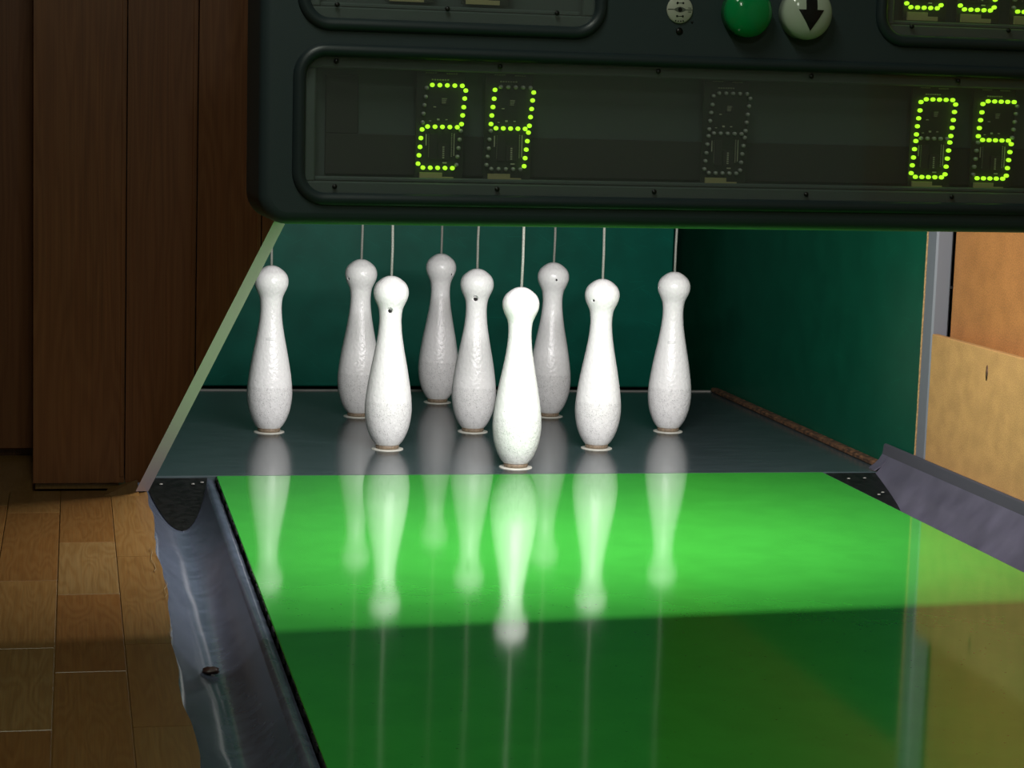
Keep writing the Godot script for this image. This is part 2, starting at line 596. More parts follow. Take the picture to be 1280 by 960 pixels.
func build_room() -> void:
	# floor: sheet of wood blocks left of the gutter, subfloor elsewhere
	var fl := setting("floor", "worn floor of light wooden blocks left of the gutter", "floor")
	put("subfloor", box(Vector3(-4.0, -0.16, -0.22), Vector3(-0.84, -0.006, 7.0), 0.0), M.floor0, fl)
	put("subfloor", box(Vector3(-0.84, -0.16, 0.1), Vector3(1.1, -0.09, 7.0), 0.0), M.housing, fl)
	var cols := [
		[-1.28, -1.18, [0.24, 0.55, 0.95, 1.35, 1.75, 2.15, 2.5], [1, 0, 2, 3, 1, 0]],
		[-1.18, -1.083, [0.24, 0.39, 0.79, 1.19, 1.6, 2.0, 2.5], [0, 2, 4, 5, 2, 3]],
		[-1.083, -0.985, [0.24, 0.46, 1.02, 1.44, 1.83, 2.2, 2.5], [5, 4, 0, 3, 1, 5]],
		[-0.985, -0.887, [0.24, 0.73, 1.12, 1.57, 2.1, 2.5], [4, 3, 1, 2, 0]],
		[-0.887, -0.815, [0.24, 0.85, 1.43, 1.83, 2.2, 2.5], [0, 5, 2, 0, 5]]]
	var wav := noise(90, 1.5, 3)
	for ci in cols.size():
		var c: Array = cols[ci]
		for k in c[2].size() - 1:
			var lo := Vector3(c[0] + 0.0007, -0.006, c[2][k] + 0.0007)
			var hi := Vector3(c[1] - 0.0007, 0.0, c[2][k + 1] - 0.0007)
			if ci < cols.size() - 1:
				put("plank", box(lo, hi, 0.0008), M["floor%d" % c[3][k]], fl)
			else:   # the ragged cut edge over the gutter
				var poly := PackedVector2Array([Vector2(lo.x, -hi.z), Vector2(lo.x, -lo.z)])
				var n := int((hi.z - lo.z) / 0.02)
				for s in n + 1:
					var z := lerpf(lo.z, hi.z, float(s) / n)
					poly.append(Vector2(c[1] + wav.get_noise_1d(z * 1.1) * 0.009 + wav.get_noise_1d(z * 5.0 + 40) * 0.0012, -z))
				var o := put("plank", prism(poly, -0.005, 0.0), M["floor%d" % c[3][k]], fl)
				o.rotation.x = -PI / 2
	# torn corner of the sheet, curling up against the side panel
	put("curled_edge", slab([Vector3(-0.90, 0.001, 0.30), Vector3(-0.832, 0.001, 0.30), Vector3(-0.834, 0.021, 0.236), Vector3(-0.892, 0.004, 0.236)], [Vector3(-0.90, -0.004, 0.30), Vector3(-0.832, -0.004, 0.30), Vector3(-0.834, 0.017, 0.236), Vector3(-0.892, -0.001, 0.236)]), M.floor5, fl)
	# wooden wall facing the camera: planks, the four right ones stand proud
	var wb := setting("wall_back", "dark brown wooden plank wall left of the pins", "wall")
	put("backing", box(Vector3(-1.04, -0.1, -0.05), Vector3(-0.9, 2.62, 0.085), 0.0), M.panel3, wb)
	var wr := setting("wall_recess", "darker recessed plank wall at the far left edge", "wall")
	put("backing", box(Vector3(-1.04, -0.1, -0.40), Vector3(-0.93, 2.62, -0.052), 0.0), M.panel3, wr)
	put("backing", box(Vector3(-4.0, -0.1, -0.40), Vector3(-1.04, 2.62, -0.22), 0.0), M.panel3, wr)
	put("backing", box(Vector3(-0.9, 0.62, -0.05), Vector3(-0.52, 2.62, 0.085), 0.0), M.panel3, wb)
	put("backing", box(Vector3(-0.52, 1.34, -0.05), Vector3(1.1, 2.62, 0.085), 0.0), M.panel3, wb)
	var xs := [-1.04, -0.859, -0.7205, -0.5915, -0.50]
	for i in 4:
		var x0: float = xs[i] + 0.0012
		var x1: float = xs[i + 1] - 0.0012
		var lower: Callable = func(x: float) -> float: return maxf(0.014, (x + 0.828) / 0.494)
		var poly := PackedVector2Array([Vector2(x0, lower.call(x0))])
		if i == 1: poly.append(Vector2(-0.826, 0.014))
		poly.append(Vector2(x1, lower.call(x1)))
		poly.append(Vector2(x1, 2.6)); poly.append(Vector2(x0, 2.6))
		put("plank", prism(poly, 0.088, 0.23), M["panel%d" % i], wb)
		# the narrow moulding beside each joint
		if i < 3:
			var lo: float = lower.call(x1 - 0.006) + 0.012
			put("moulding", box(Vector3(x1 - 0.009, lo, 0.2295), Vector3(x1 - 0.001, 2.6, 0.2315), 0.0008), M["panel%d" % i], wb)
	for i in 3:
		put("plank", box(Vector3(-1.465 + 0.14 * i + 0.001, 0.012, -0.219), Vector3(-1.325 + 0.14 * i - 0.001, 2.6, -0.19), 0.003), M["panel%d" % (3 - i)], wr)
	put("skirting", box(Vector3(-1.035, 0.0, 0.09), Vector3(-0.87, 0.014, 0.222), 0.001), M.floor0, wb)
	# the rest of the room
	put_setting("wall_left", box(Vector3(-4.12, -0.1, -0.4), Vector3(-4.0, 2.62, 7.1), 0.0), M.plaster, "plain plaster wall far left of the lane", "wall")
	put_setting("wall_front", box(Vector3(-4.12, -0.1, 7.0), Vector3(1.2, 2.62, 7.12), 0.0), M.plaster, "plain plaster wall at the bowlers' end", "wall")
	put_setting("wall_right", box(Vector3(1.0, -0.1, -2.0), Vector3(1.12, 2.62, 7.1), 0.0), M.plaster, "plain wall behind the chipboard panels", "wall")
	put_setting("ceiling", box(Vector3(-4.12, 2.6, -0.4), Vector3(1.2, 2.72, 7.12), 0.0), M.plaster, "plain ceiling over the alley", "ceiling")

func put_setting(called: String, mesh: Mesh, m: Material, label: String, category: String) -> void:
	var o := put(called, mesh, m)
	o.set_meta("kind", "structure")
	tag(o, label, category)

func arc_profile(cx: float, w: float, d: float, top: float, n := 20) -> Array:
	var out := []
	for i in n + 1:
		var u := -1.0 + 2.0 * i / n
		out.append(Vector2(cx + u * w, top - d * (1.0 - u * u)))
	return out

const LX0 := -0.665
const LX1 := 0.690
const ZEND := 0.084

func build_lane() -> void:
	var t := thing("bowling_lane", "glossy green lane running up to the dark pin deck", "lane")
	put("playing_surface", box(Vector3(LX0, -0.004, ZEND), Vector3(LX1, 0.0, 6.8), 0.0012), M.lane, t)
	put("edge_core", box(Vector3(LX0 + 0.0015, -0.08, ZEND), Vector3(LX1 - 0.0015, -0.004, 6.8), 0.0), M.lane_core, t)
	# chips along the worn left edge
	var st := begin()
	for i in 60:
		var z := 0.1 + rng.randf() * 1.9
		add_box(st, Vector3(LX0 - 0.0022, -0.007 - rng.randf() * 0.006, z), Vector3(LX0 + 0.002, -0.001, z + 0.012 + rng.randf() * 0.03), 0.0008)
	var e := put("splintered_edge", done(st), M.lane_core, t)
	e.set_meta("kind", "stuff")
	# left gutter
	var g := thing("gutter", "blue-grey gutter channel between the wooden floor and the green lane", "gutter")
	var prof := [Vector2(-0.842, -0.010), Vector2(-0.822, -0.006)]
	prof.append_array(arc_profile(-0.7505, 0.0665, 0.052, -0.006))
	prof.append(Vector2(-0.6685, -0.012))
	put("channel", channel(prof, ZEND, 6.8, 0.004, 0.014), M.gutter, g)
	var rp := ramp(-0.7505, 0.0665, 0.052, -0.004)
	var plate := put("end_plate", rp, M.black_plate, g)
	for s in [Vector3(-0.782, -0.0095, 0.125), Vector3(-0.716, -0.0095, 0.125), Vector3(-0.697, -0.0075, 0.118)]:
		put("screw", lathe([Vector2(0.004, 0.0), Vector2(0.003, 0.0015), Vector2(0.0, 0.002)], 8), M.trim_grey, plate, s)
	# right gutter, with a raised outer side and a rubber lip
	g = thing("gutter", "grey gutter channel with raised rubber-lipped outer side below the chipboard", "gutter")
	prof = [Vector2(0.6915, -0.012)]
	prof.append_array(arc_profile(0.7575, 0.059, 0.052, -0.004))
	prof.append_array([Vector2(0.828, 0.009), Vector2(0.838, 0.022), Vector2(0.846, 0.037)])
	put("channel", channel(prof, ZEND, 6.8, 0.004), M.gutter_right, g)
	prof = [Vector2(0.815, 0.0055), Vector2(0.828, 0.014), Vector2(0.838, 0.024), Vector2(0.846, 0.037)]
	put("channel_end", channel(prof, 0.05, ZEND, 0.004), M.gutter_right, g)
	put("rubber_lip", prism(PackedVector2Array([Vector2(0.845, 0.035), Vector2(0.848, 0.057), Vector2(0.851, 0.060), Vector2(0.859, 0.058), Vector2(0.859, 0.03), Vector2(0.847, 0.03)]), 0.05, 6.8), M.rubber, g)
	plate = put("end_plate", ramp(0.7575, 0.059, 0.052, -0.002), M.black_plate, g)
	for s in [Vector3(0.735, -0.0065, 0.13), Vector3(0.775, -0.0065, 0.125), Vector3(0.765, -0.023, 0.235), Vector3(0.78, -0.021, 0.22)]:
		put("screw", lathe([Vector2(0.004, 0.0), Vector2(0.003, 0.0015), Vector2(0.0, 0.002)], 8), M.trim_grey, plate, s)

# black plate that slopes from the deck down into the gutter and meets it in a rounded tongue
func ramp(cx: float, w: float, d: float, top: float) -> ArrayMesh:
	var st := SurfaceTool.new()
	st.begin(Mesh.PRIMITIVE_TRIANGLES)
	st.set_smooth_group(-1)
	var n := 24
	var deep := d * 0.999
	var rows := []
	for i in n + 1:
		var y := -deep * (1.0 - pow(1.0 - float(i) / n, 2.0))
		var z := ZEND + 0.285 * (-y / deep)
		var hw := w * sqrt(maxf(0.0, 1.0 + y / d))
		rows.append([Vector3(cx - hw, top + y, z), Vector3(cx + hw, top + y, z)])
	for i in n:
		quad(st, rows[i][0], rows[i + 1][0], rows[i + 1][1], rows[i][1])
		var dn := Vector3(0, -0.002, 0)
		quad(st, rows[i][1] + dn, rows[i + 1][1] + dn, rows[i + 1][0] + dn, rows[i][0] + dn)
		for s in 2:
			quad(st, rows[i][s], rows[i][s] + dn, rows[i + 1][s] + dn, rows[i + 1][s])
	return done(st)

const ROWS := [Vector2(0, 0), Vector2(-0.25, -0.25), Vector2(0.25, -0.25), Vector2(-0.5, -0.5), Vector2(0, -0.5), Vector2(0.5, -0.5), Vector2(-0.25, -0.75), Vector2(0.25, -0.75), Vector2(0, -1.0)]

func build_pit() -> void:
	var d := thing("pin_deck", "dark grey glossy pin deck under the nine white pins", "pin deck")
	put("deck_plate", box(Vector3(-0.86, -0.09, -1.215), Vector3(0.86, 0.0, ZEND - 0.001), 0.002), M.deck, d)
	put("rear_trim", box(Vector3(-0.86, -0.09, -1.232), Vector3(0.86, 0.003, -1.216), 0.001), M.trim_grey, d)
	for p in ROWS:
		put("pin_spot", lathe([Vector2(0.037, 0.0), Vector2(0.037, 0.0012), Vector2(0.034, 0.002), Vector2(0.0, 0.002)], 40), M.spot_ring, d, Vector3(p.x, 0, p.y))
	# hanging curtain behind the pins
	var c := thing("ball_curtain", "scuffed dark green curtain hanging behind the pins", "curtain")
	put("sheet", box(Vector3(-0.84, -0.02, -1.47), Vector3(0.782, 1.28, -1.45), 0.004), M.green_curtain, c)
	put("hanging_rail", box(Vector3(-0.86, 1.24, -1.50), Vector3(0.86, 1.28, -1.471), 0.003), M.housing, c)
	# mostly unseen casing of the pin machine, keeps room light out of the pit
	var h := thing("unseen_pinsetter_casing", "mostly unseen dark casing behind and above the pins, keeping room light out", "casing")
	put("rear_plate", box(Vector3(-0.90, -0.4, -1.82), Vector3(0.90, 1.34, -1.78), 0.0), M.housing, h)
	put("top_plate", box(Vector3(-0.90, 1.30, -1.78), Vector3(0.90, 1.34, -0.06), 0.0), M.housing, h)
	put("top_plate", box(Vector3(-0.497, 1.30, -0.06), Vector3(0.90, 1.34, 1.14), 0.0), M.housing, h)
	put("pit_floor", box(Vector3(-0.90, -0.42, -1.78), Vector3(0.90, -0.38, -1.20), 0.0), M.housing, h)

func build_right_side() -> void:
	var s := thing("green_partition", "dark green side panel right of the pins, with raw wooden front edge", "partition")
	put("panel_board", box(Vector3(0.862, -0.38, -1.77), Vector3(0.880, 0.61, 0.188), 0.001), M.green_wall, s)
	put("raw_edge", box(Vector3(0.8615, 0.0, 0.1882), Vector3(0.8805, 0.61, 0.1925), 0.001), M.raw_edge, s)
	put("base_strip", box(Vector3(0.838, 0.0005, -1.21), Vector3(0.861, 0.013, 0.045), 0.003), M.brown_strip, s)
	var u := thing("chipboard_panel", "brown chipboard above the green side panel, mirrored faintly in the lane", "panel")
	put("board", box(Vector3(0.864, 0.611, -1.77), Vector3(0.880, 1.299, 0.188), 0.001), M.brown_board, u)
	var p := thing("metal_post", "grey steel post between the green side panel and the chipboard", "post")
	put("post_profile", box(Vector3(0.861, -0.08, 0.196), Vector3(0.900, 1.29, 0.246), 0.004), M.post, p)
	put("hook", box(Vector3(0.896, 0.432, 0.246), Vector3(0.906, 0.438, 0.25), 0.0005), M.screw, p)
	var l := thing("chipboard_panel", "pale lower chipboard standing on the right gutter lip", "panel")
	put("board", box(Vector3(0.860, 0.02, 0.251), Vector3(0.875, 0.334, 2.69), 0.002), M.chip_low, l)
	put("knot", lathe([Vector2(0.0, 0.0), Vector2(0.004, 0.0002), Vector2(0.0, 0.0006)], 10), M.brown_strip, l, Vector3(0.8599, 0.285, 0.53)).basis = Basis(Vector3(0, 0, 1), PI / 2).scaled_local(Vector3(4.2, 1, 1.3))
	var h := thing("chipboard_panel", "orange-brown tall chipboard behind the lower panel, right of the steel post", "panel")
	put("board", box(Vector3(0.901, 0.0, 0.252), Vector3(0.916, 1.29, 2.69), 0.002), M.chip_high, h)

func build_left_side() -> void:
	# side wing: raked pale front edge in view, unseen boards behind shade the planks
	var t := thing("side_wing", "raked side wing with pale edge rising from gutter to scoreboard, unseen boards behind shading the planks", "panel")
	var ao := Vector3(-0.839, 0.0094, 0.300); var ai := Vector3(-0.814, 0.0094, 0.300)
	var bo := Vector3(-0.6512, 0.6041, 1.14); var bi := Vector3(-0.6372, 0.5941, 1.14)
	var co := Vector3(-0.5625, 0.555, 0.256); var ci := Vector3(-0.5495, 0.546, 0.256)
	# pale bevelled edge trim: inner line set deeper, turning the face towards the lamp
	var da := Vector3(0.036, -0.187, -0.98); var db := Vector3(0.101, -0.057, -0.993)
	ai += da * 0.05
	bi += db * 0.0452
	var ka := da * 0.012 + Vector3(-0.001, 0, 0); var kb := db * 0.012 + Vector3(-0.001, 0, 0)
	put("edge_trim", slab([ao, ai, bi, bo], [ao + da * 0.055 + Vector3(0.002, 0, 0), ai + ka, bi + kb, bo + db * 0.05 + Vector3(0.002, 0, 0)]), M.pale_edge, t)
	var mo := Vector3(0.004, 0.001, -0.016); var mi := Vector3(-0.004, 0.001, -0.016)
	put("unseen_wing_board", slab([ao + mo, bo + mo, co + mo], [ai + mi, bi + mi, ci + mi]), M.green_wall, t)  # out of view edge-on, placed to shade the plank wall from the tube
	# unseen upright part behind the scoreboard, placed to keep lamp light off the planks
	put("unseen_upper_board", slab([Vector3(-0.646, 0.60, 1.136), Vector3(-0.646, 1.298, 1.136), Vector3(-0.555, 1.298, 0.236), Vector3(-0.555, 0.55, 0.236)], [Vector3(-0.636, 0.60, 1.136), Vector3(-0.636, 1.298, 1.136), Vector3(-0.545, 1.298, 0.236), Vector3(-0.545, 0.55, 0.236)]), M.housing, t)
	var s := thing("green_partition", "dark green side panel left of the pins behind the raked wing", "partition")
	put("panel_board", box(Vector3(-0.880, -0.38, -1.77), Vector3(-0.862, 1.299, -0.055), 0.001), M.green_wall, s)

func build_pins() -> void:
	var keys := [Vector2(0.0262, 0.0), Vector2(0.0275, 0.006), Vector2(0.0285, 0.0095), Vector2(0.0345, 0.017), Vector2(0.0425, 0.032), Vector2(0.0493, 0.052), Vector2(0.0532, 0.075), Vector2(0.0542, 0.097), Vector2(0.0508, 0.134), Vector2(0.0433, 0.18), Vector2(0.0342, 0.227), Vector2(0.0284, 0.262), Vector2(0.0260, 0.287), Vector2(0.0257, 0.305), Vector2(0.0276, 0.322), Vector2(0.0315, 0.3327), Vector2(0.0361, 0.3423), Vector2(0.0396, 0.352), Vector2(0.0407, 0.3615), Vector2(0.0394, 0.3712), Vector2(0.0350, 0.3808), Vector2(0.0280, 0.388), Vector2(0.0190, 0.3945), Vector2(0.0095, 0.3986), Vector2(0.0, 0.3996)]
	var prof := smooth_profile(keys, 7)
	# trim to the lacquered body; the bare wooden foot is its own part
	var body_prof := []
	for q in prof:
		if q.y >= 0.0090: body_prof.append(q)
	body_prof.push_front(Vector2(0.0, 0.0090))
	var labels := [
		"frontmost white pin, nearest the edge of the green lane",
		"white pin with a large hole in its neck, second row, left one",
		"white pin in the second row, right one, with a small dent in its head",
		"white pin at the far left end of the middle row, beside the raked wing",
		"white pin in the centre of the diamond, with a dark hole in its neck",
		"white pin at the far right end of the middle row, against dark green panel",
		"white pin in the fourth row, left one, half hidden by the pin before it",
		"white pin in the fourth row, right one, partly behind the frontmost pin",
		"rearmost white pin, farthest back near the green curtain"]
	# direction of the camera seen from each pin, for the holes that show
	var holes := {0: [[0.33, 0.357, 0.003]], 1: [[-0.06, 0.322, 0.0072]], 2: [[-0.55, 0.351, 0.0034]], 3: [], 4: [[-0.10, 0.329, 0.0076]], 5: [[-1.15, 0.36, 0.0034]], 6: [[-0.95, 0.351, 0.0034], [-0.12, 0.142, 0.0024]], 7: [[0.22, 0.357, 0.0036]], 8: [[0.95, 0.347, 0.0040]]}
	for i in 9:
		var p: Vector2 = ROWS[i]
		var t := thing("pin", labels[i], "bowling pin", Vector3(p.x, 0.002, p.y), "nine pins on the deck")
		var to_cam := atan2(-0.9616 - p.x, 4.3287 - p.y)
		var dents := []
		for q in holes[i]:
			dents.append([wrapf(to_cam + q[0], 0, TAU), q[1], q[2], q[2] * 0.9])
		var fine := body_prof
		put("body", lathe(fine_rows(fine, dents), 128, dents_turned(dents)), M.pin, t)
		for q in dents:
			if q[2] > 0.003:
				put("hole_shade", lathe([Vector2(0.0, 0.0), Vector2(q[2] * 0.8, 0.0), Vector2(q[2] * 0.8, 0.0004), Vector2(0.0, 0.0004)], 12), M.print_black, t, Vector3(sin(q[0]), 0, cos(q[0])) * (radius_at(prof, q[1]) - q[3] + 0.0006) + Vector3(0, q[1], 0)).basis = Basis(Vector3(0, 1, 0), q[0]) * Basis(Vector3(1, 0, 0), PI / 2)  # black disc paints the shade inside the hole
		put("foot", lathe([Vector2(0.0, 0.0), Vector2(0.0262, 0.0), Vector2(0.0272, 0.004), Vector2(0.0272, 0.0088), Vector2(0.0, 0.0088)], 48), M.pin_base, t)
		if i == 3 or i == 5:
			put("stamped_mark", patch(prof, to_cam - 0.02, 0.30, 0.222, 0.231, 0.0003), M.pin_mark, t)
		var pts := []
		for k in 15:
			pts.append(Vector3(0.0012 * sin(k * 1.1 + i) * (1.0 if k > 0 else 0.0), lerpf(0.398, 1.297, k / 14.0), 0.0012 * cos(k * 0.8 + i)))
		put("string", tube(pts, 0.0031), M.string, t)

func radius_at(prof: Array, y: float) -> float:
	for k in prof.size() - 1:
		if prof[k].y <= y and prof[k + 1].y >= y:
			return lerpf(prof[k].x, prof[k + 1].x, inverse_lerp(prof[k].y, prof[k + 1].y, y))
	return 0.03

func fine_rows(prof: Array, dents: Array) -> Array:
	var out := []
	for k in prof.size() - 1:
		out.append(prof[k])
		for d in dents:
			if absf(prof[k].y - d[1]) < float(d[2]) + 0.004:
				var n := 5
				for j in range(1, n):
					out.append(prof[k].lerp(prof[k + 1], float(j) / n))
				break
	out.append(prof[-1])
	return out

func dents_turned(d: Array) -> Array:
	return d

# thin raised patch that follows the pin's belly
func patch(prof: Array, ang: float, half: float, y0: float, y1: float, lift: float) -> ArrayMesh:
	var st := begin()
	var n := 12
	var grid := []
	for i in 4:
		var row := []
		var y := lerpf(y0, y1, i / 3.0)
		for j in n + 1:
			var a := ang + lerpf(-half, half, float(j) / n)
			var r := radius_at(prof, y) + (lift if (i > 0 and i < 3 and j > 0 and j < n) else -0.0002)
			row.append(Vector3(sin(a) * r, y, cos(a) * r))
		grid.append(row)
	for i in 3:
		for j in n:
			quad(st, grid[i][j], grid[i][j + 1], grid[i + 1][j + 1], grid[i + 1][j])
	return done(st)

# ---------------------------------------------------------------- scoreboard
# local frame of the board: face plate at z = 0, y = 0 is 0.8 m above the deck
func inset(p: Vector2, d: float) -> Vector3:
	# from a place measured on the face plate to the boards mounted deeper inside the case
	return Vector3(p.x + d * (p.x + 0.96) / 2.98, p.y + d * (p.y + 0.023) / 2.98, -d)

const SEG := {"a": "top", "b": "ur", "c": "lr", "d": "bot", "e": "ll", "f": "ul", "g": "mid"}
const LIT := {"0": "abcdef", "2": "abged", "4": "fgbc", "5": "afgcd", "8": "abcdefg", " ": ""}

func led_places() -> Dictionary:
	var d := {}
	var ul := [[195, 183], [190, 250], [182, 313], [175, 377], [170, 442]]
	var ur := [[500, 195], [493, 255], [487, 320], [480, 382], [473, 448]]
	var ll := [[168, 495], [160, 560], [155, 627], [148, 690], [142, 753]]
	var lr := [[467, 500], [460, 565], [453, 630], [446, 695], [440, 757]]
	var row := func(x: float, s: float, y: float) -> Array:
		var o := []
		for i in 5: o.append([x + s * i, y])
		return o
	d.f = ul; d.b = ur; d.e = ll; d.c = lr
	d.a = row.call(240.0, 58.0, 160.0)
	d.g = row.call(210.0, 57.5, 472.5)
	d.d = row.call(180.0, 57.2, 782.0)
	return d

func build_scoreboard() -> void:
	var b := thing("scoreboard", "dark grey scoreboard with lit yellow-green digits hung above the lane", "scoreboard", Vector3(0, 0.8, 1.35))
	b.rotation = Vector3(0, deg_to_rad(2.0), deg_to_rad(0.35))
	var x0 := -0.700; var x1 := 0.765; var y0 := -0.189; var y1 := 0.37
	var holes := [[-0.652, -0.1595, 0.715, 0.0725, 0.048], [-0.647, 0.0925, -0.1845, 0.3245, 0.048], [0.2500, 0.0985, 0.712, 0.3305, 0.048]]
	# case: rounded front edge, flat face with three window openings
	var st := SurfaceTool.new()
	st.begin(Mesh.PRIMITIVE_TRIANGLES)
	st.set_smooth_group(0)
	var rings := []
	var rr := 0.018
	for k in 7:
		var a := PI / 2 * k / 6
		rings.append([round_rect(x0 + rr * (1 - sin(a)), y0 + rr * (1 - sin(a)), x1 - rr * (1 - sin(a)), y1 - rr * (1 - sin(a)), 0.042 - rr * (1 - sin(a)), 0.03), -rr * (1 - cos(a))])
	rings.append([rings[-1][0], -0.16])
	# same number of points on every ring: resample the outlines by parameter
	var base: PackedVector2Array = round_rect(x0, y0, x1, y1, 0.042, 0.03)
	var n := base.size()
	for k in rings.size() - 1:
		var dk: float = rr * (1 - sin(PI / 2 * minf(k, 6) / 6))
		var dk2: float = rr * (1 - sin(PI / 2 * minf(k + 1, 6) / 6))
		for i in n:
			var j := (i + 1) % n
			var pa := shrink(base[i], x0, y0, x1, y1, dk); var pb := shrink(base[j], x0, y0, x1, y1, dk)
			var qa := shrink(base[i], x0, y0, x1, y1, dk2); var qb := shrink(base[j], x0, y0, x1, y1, dk2)
			var za: float = rings[k][1]; var zb: float = rings[k + 1][1]
			quad(st, Vector3(pa.x, pa.y, za), Vector3(qa.x, qa.y, zb), Vector3(qb.x, qb.y, zb), Vector3(pb.x, pb.y, za))
	st.set_smooth_group(-1)
	var pts := PackedVector2Array()
	for i in n: pts.append(shrink(base[i], x0, y0, x1, y1, rr))
	var outline := pts.duplicate()
	var hole_polys := []
	for h in holes:
		var hp := round_rect(h[0] + 0.008, h[1] + 0.008, h[2] - 0.008, h[3] - 0.008, h[4] - 0.008, 0.03)
		hole_polys.append(hp)
		pts.append_array(hp)
	for gx in 24:
		for gy in 10:
			var q := Vector2(lerpf(x0, x1, (gx + 0.5) / 24.0) + gy * 0.0007, lerpf(y0, y1, (gy + 0.5) / 10.0) + gx * 0.0005)
			if Geometry2D.is_point_in_polygon(q, outline): pts.append(q)
	var tr := Geometry2D.triangulate_delaunay(pts)
	for i in range(0, tr.size(), 3):
		var a := pts[tr[i]]; var c := pts[tr[i + 1]]; var d := pts[tr[i + 2]]
		var m := (a + c + d) / 3.0
		var skip := not Geometry2D.is_point_in_polygon(m, outline)
		for hp in hole_polys:
			if Geometry2D.is_point_in_polygon(m, hp): skip = true
		if skip: continue
		if (c - a).cross(d - a) < 0:
			var w := c; c = d; d = w
		tri(st, Vector3(a.x, a.y, 0), Vector3(c.x, c.y, 0), Vector3(d.x, d.y, 0))
	# back of the case
	var bt := Geometry2D.triangulate_polygon(base)
	for i in range(0, bt.size(), 3):
		tri(st, Vector3(base[bt[i]].x, base[bt[i]].y, -0.16), Vector3(base[bt[i + 2]].x, base[bt[i + 2]].y, -0.16), Vector3(base[bt[i + 1]].x, base[bt[i + 1]].y, -0.16))
	put("case", done(st), M.case, b)
	for hi in 3:
		var h: Array = holes[hi]
		put("window_bezel", bead(round_rect(h[0] + 0.0085, h[1] + 0.0085, h[2] - 0.0085, h[3] - 0.0085, h[4] - 0.0085, 0.04, 10), 0.0095, 0.0, 0.9), M.bezel, b)
		# shallow tray behind the pane, with a stepped rim
		var s2 := begin()
		add_box(s2, Vector3(h[0] + 0.008, h[1] + 0.008, -0.062), Vector3(h[2] - 0.008, h[3] - 0.008, -0.058), 0.0)
		var tw := 0.004
		add_box(s2, Vector3(h[0] + 0.008, h[1] + 0.006, -0.058), Vector3(h[2] - 0.008, h[1] + 0.006 + tw, -0.002), 0.0)
		add_box(s2, Vector3(h[0] + 0.008, h[3] - 0.006 - tw, -0.058), Vector3(h[2] - 0.008, h[3] - 0.006, -0.002), 0.0)
		add_box(s2, Vector3(h[0] + 0.006, h[1] + 0.01, -0.058), Vector3(h[0] + 0.006 + tw, h[3] - 0.01, -0.002), 0.0)
		add_box(s2, Vector3(h[2] - 0.006 - tw, h[1] + 0.01, -0.058), Vector3(h[2] - 0.006, h[3] - 0.01, -0.002), 0.0)
		put("tray", done(s2), M.tray, b)
		s2 = begin()   # stepped frame just behind the pane
		var f := 0.034
		add_box(s2, Vector3(h[0] + 0.01, h[1] + 0.01, -0.020), Vector3(h[2] - 0.01, h[1] + f, -0.009), 0.002)
		add_box(s2, Vector3(h[0] + 0.01, h[3] - f, -0.020), Vector3(h[2] - 0.01, h[3] - 0.01, -0.009), 0.002)
		add_box(s2, Vector3(h[0] + 0.01, h[1] + f, -0.020), Vector3(h[0] + f, h[3] - f, -0.009), 0.002)
		add_box(s2, Vector3(h[2] - f, h[1] + f, -0.020), Vector3(h[2] - 0.01, h[3] - f, -0.009), 0.002)
		add_box(s2, Vector3(h[0] + f, h[1] + f, -0.034), Vector3(h[2] - f, h[1] + f + 0.007, -0.020), 0.002)
		put("inner_frame", done(s2), M.tray, b)
		put("cover_pane", prism(round_rect(h[0] + 0.012, h[1] + 0.012, h[2] - 0.012, h[3] - 0.012, h[4] - 0.012, 0.06), -0.006, -0.003), M.pane, b)
	# dark band and upright bar inside the lower window
	put("dark_band", box(Vector3(-0.597, -0.116, -0.057), Vector3(0.70, -0.056, -0.050), 0.001), M.dark_band, b)
	put("upright_bar", box(Vector3(-0.597, -0.056, -0.057), Vector3(-0.548, 0.03, -0.050), 0.001), M.dark_band, b)
	# screws of the panes
	var screw := lathe([Vector2(0.0, -0.001), Vector2(0.0038, -0.001), Vector2(0.0038, 0.0006), Vector2(0.0026, 0.002), Vector2(0.0, 0.0024)], 12)
	var sp := []
	for q in [-0.5896, -0.3448, -0.0986, 0.149, 0.3957, 0.642]:
		sp.append(Vector2(q, 0.0485)); sp.append(Vector2(q, -0.1328))
	for q in [-0.5896, -0.4265, -0.2601]: sp.append(Vector2(q, 0.1292))
	for q in [0.3121, 0.4774, 0.642]: sp.append(Vector2(q, 0.130))
	for q in sp:
		put("screw", screw, M.screw, b, Vector3(q.x, q.y, -0.003)).rotation.x = PI / 2
	# digit boards
	var k := 0.0001961
	var places := led_places()
	var led := lathe([Vector2(0.0, -0.004), Vector2(0.0031, -0.004), Vector2(0.0031, 0.0012), Vector2(0.0026, 0.0028), Vector2(0.0014, 0.0038), Vector2(0.0, 0.0042)], 10)
	var digits := [[Vector2(-0.4246, 0.0188), "2"], [Vector2(-0.3211, 0.0188), "4"], [Vector2(0.0204, 0.0190), " "], [Vector2(0.3633, 0.0191), "0"], [Vector2(0.4693, 0.0188), "5"],
		[Vector2(0.3409, 0.2803), "0"], [Vector2(0.4315, 0.2803), "0"], [Vector2(0.5229, 0.2803), "5"], [Vector2(-0.474, 0.278), ""], [Vector2(-0.3605, 0.278), ""]]
	var lib := board_meshes(k)
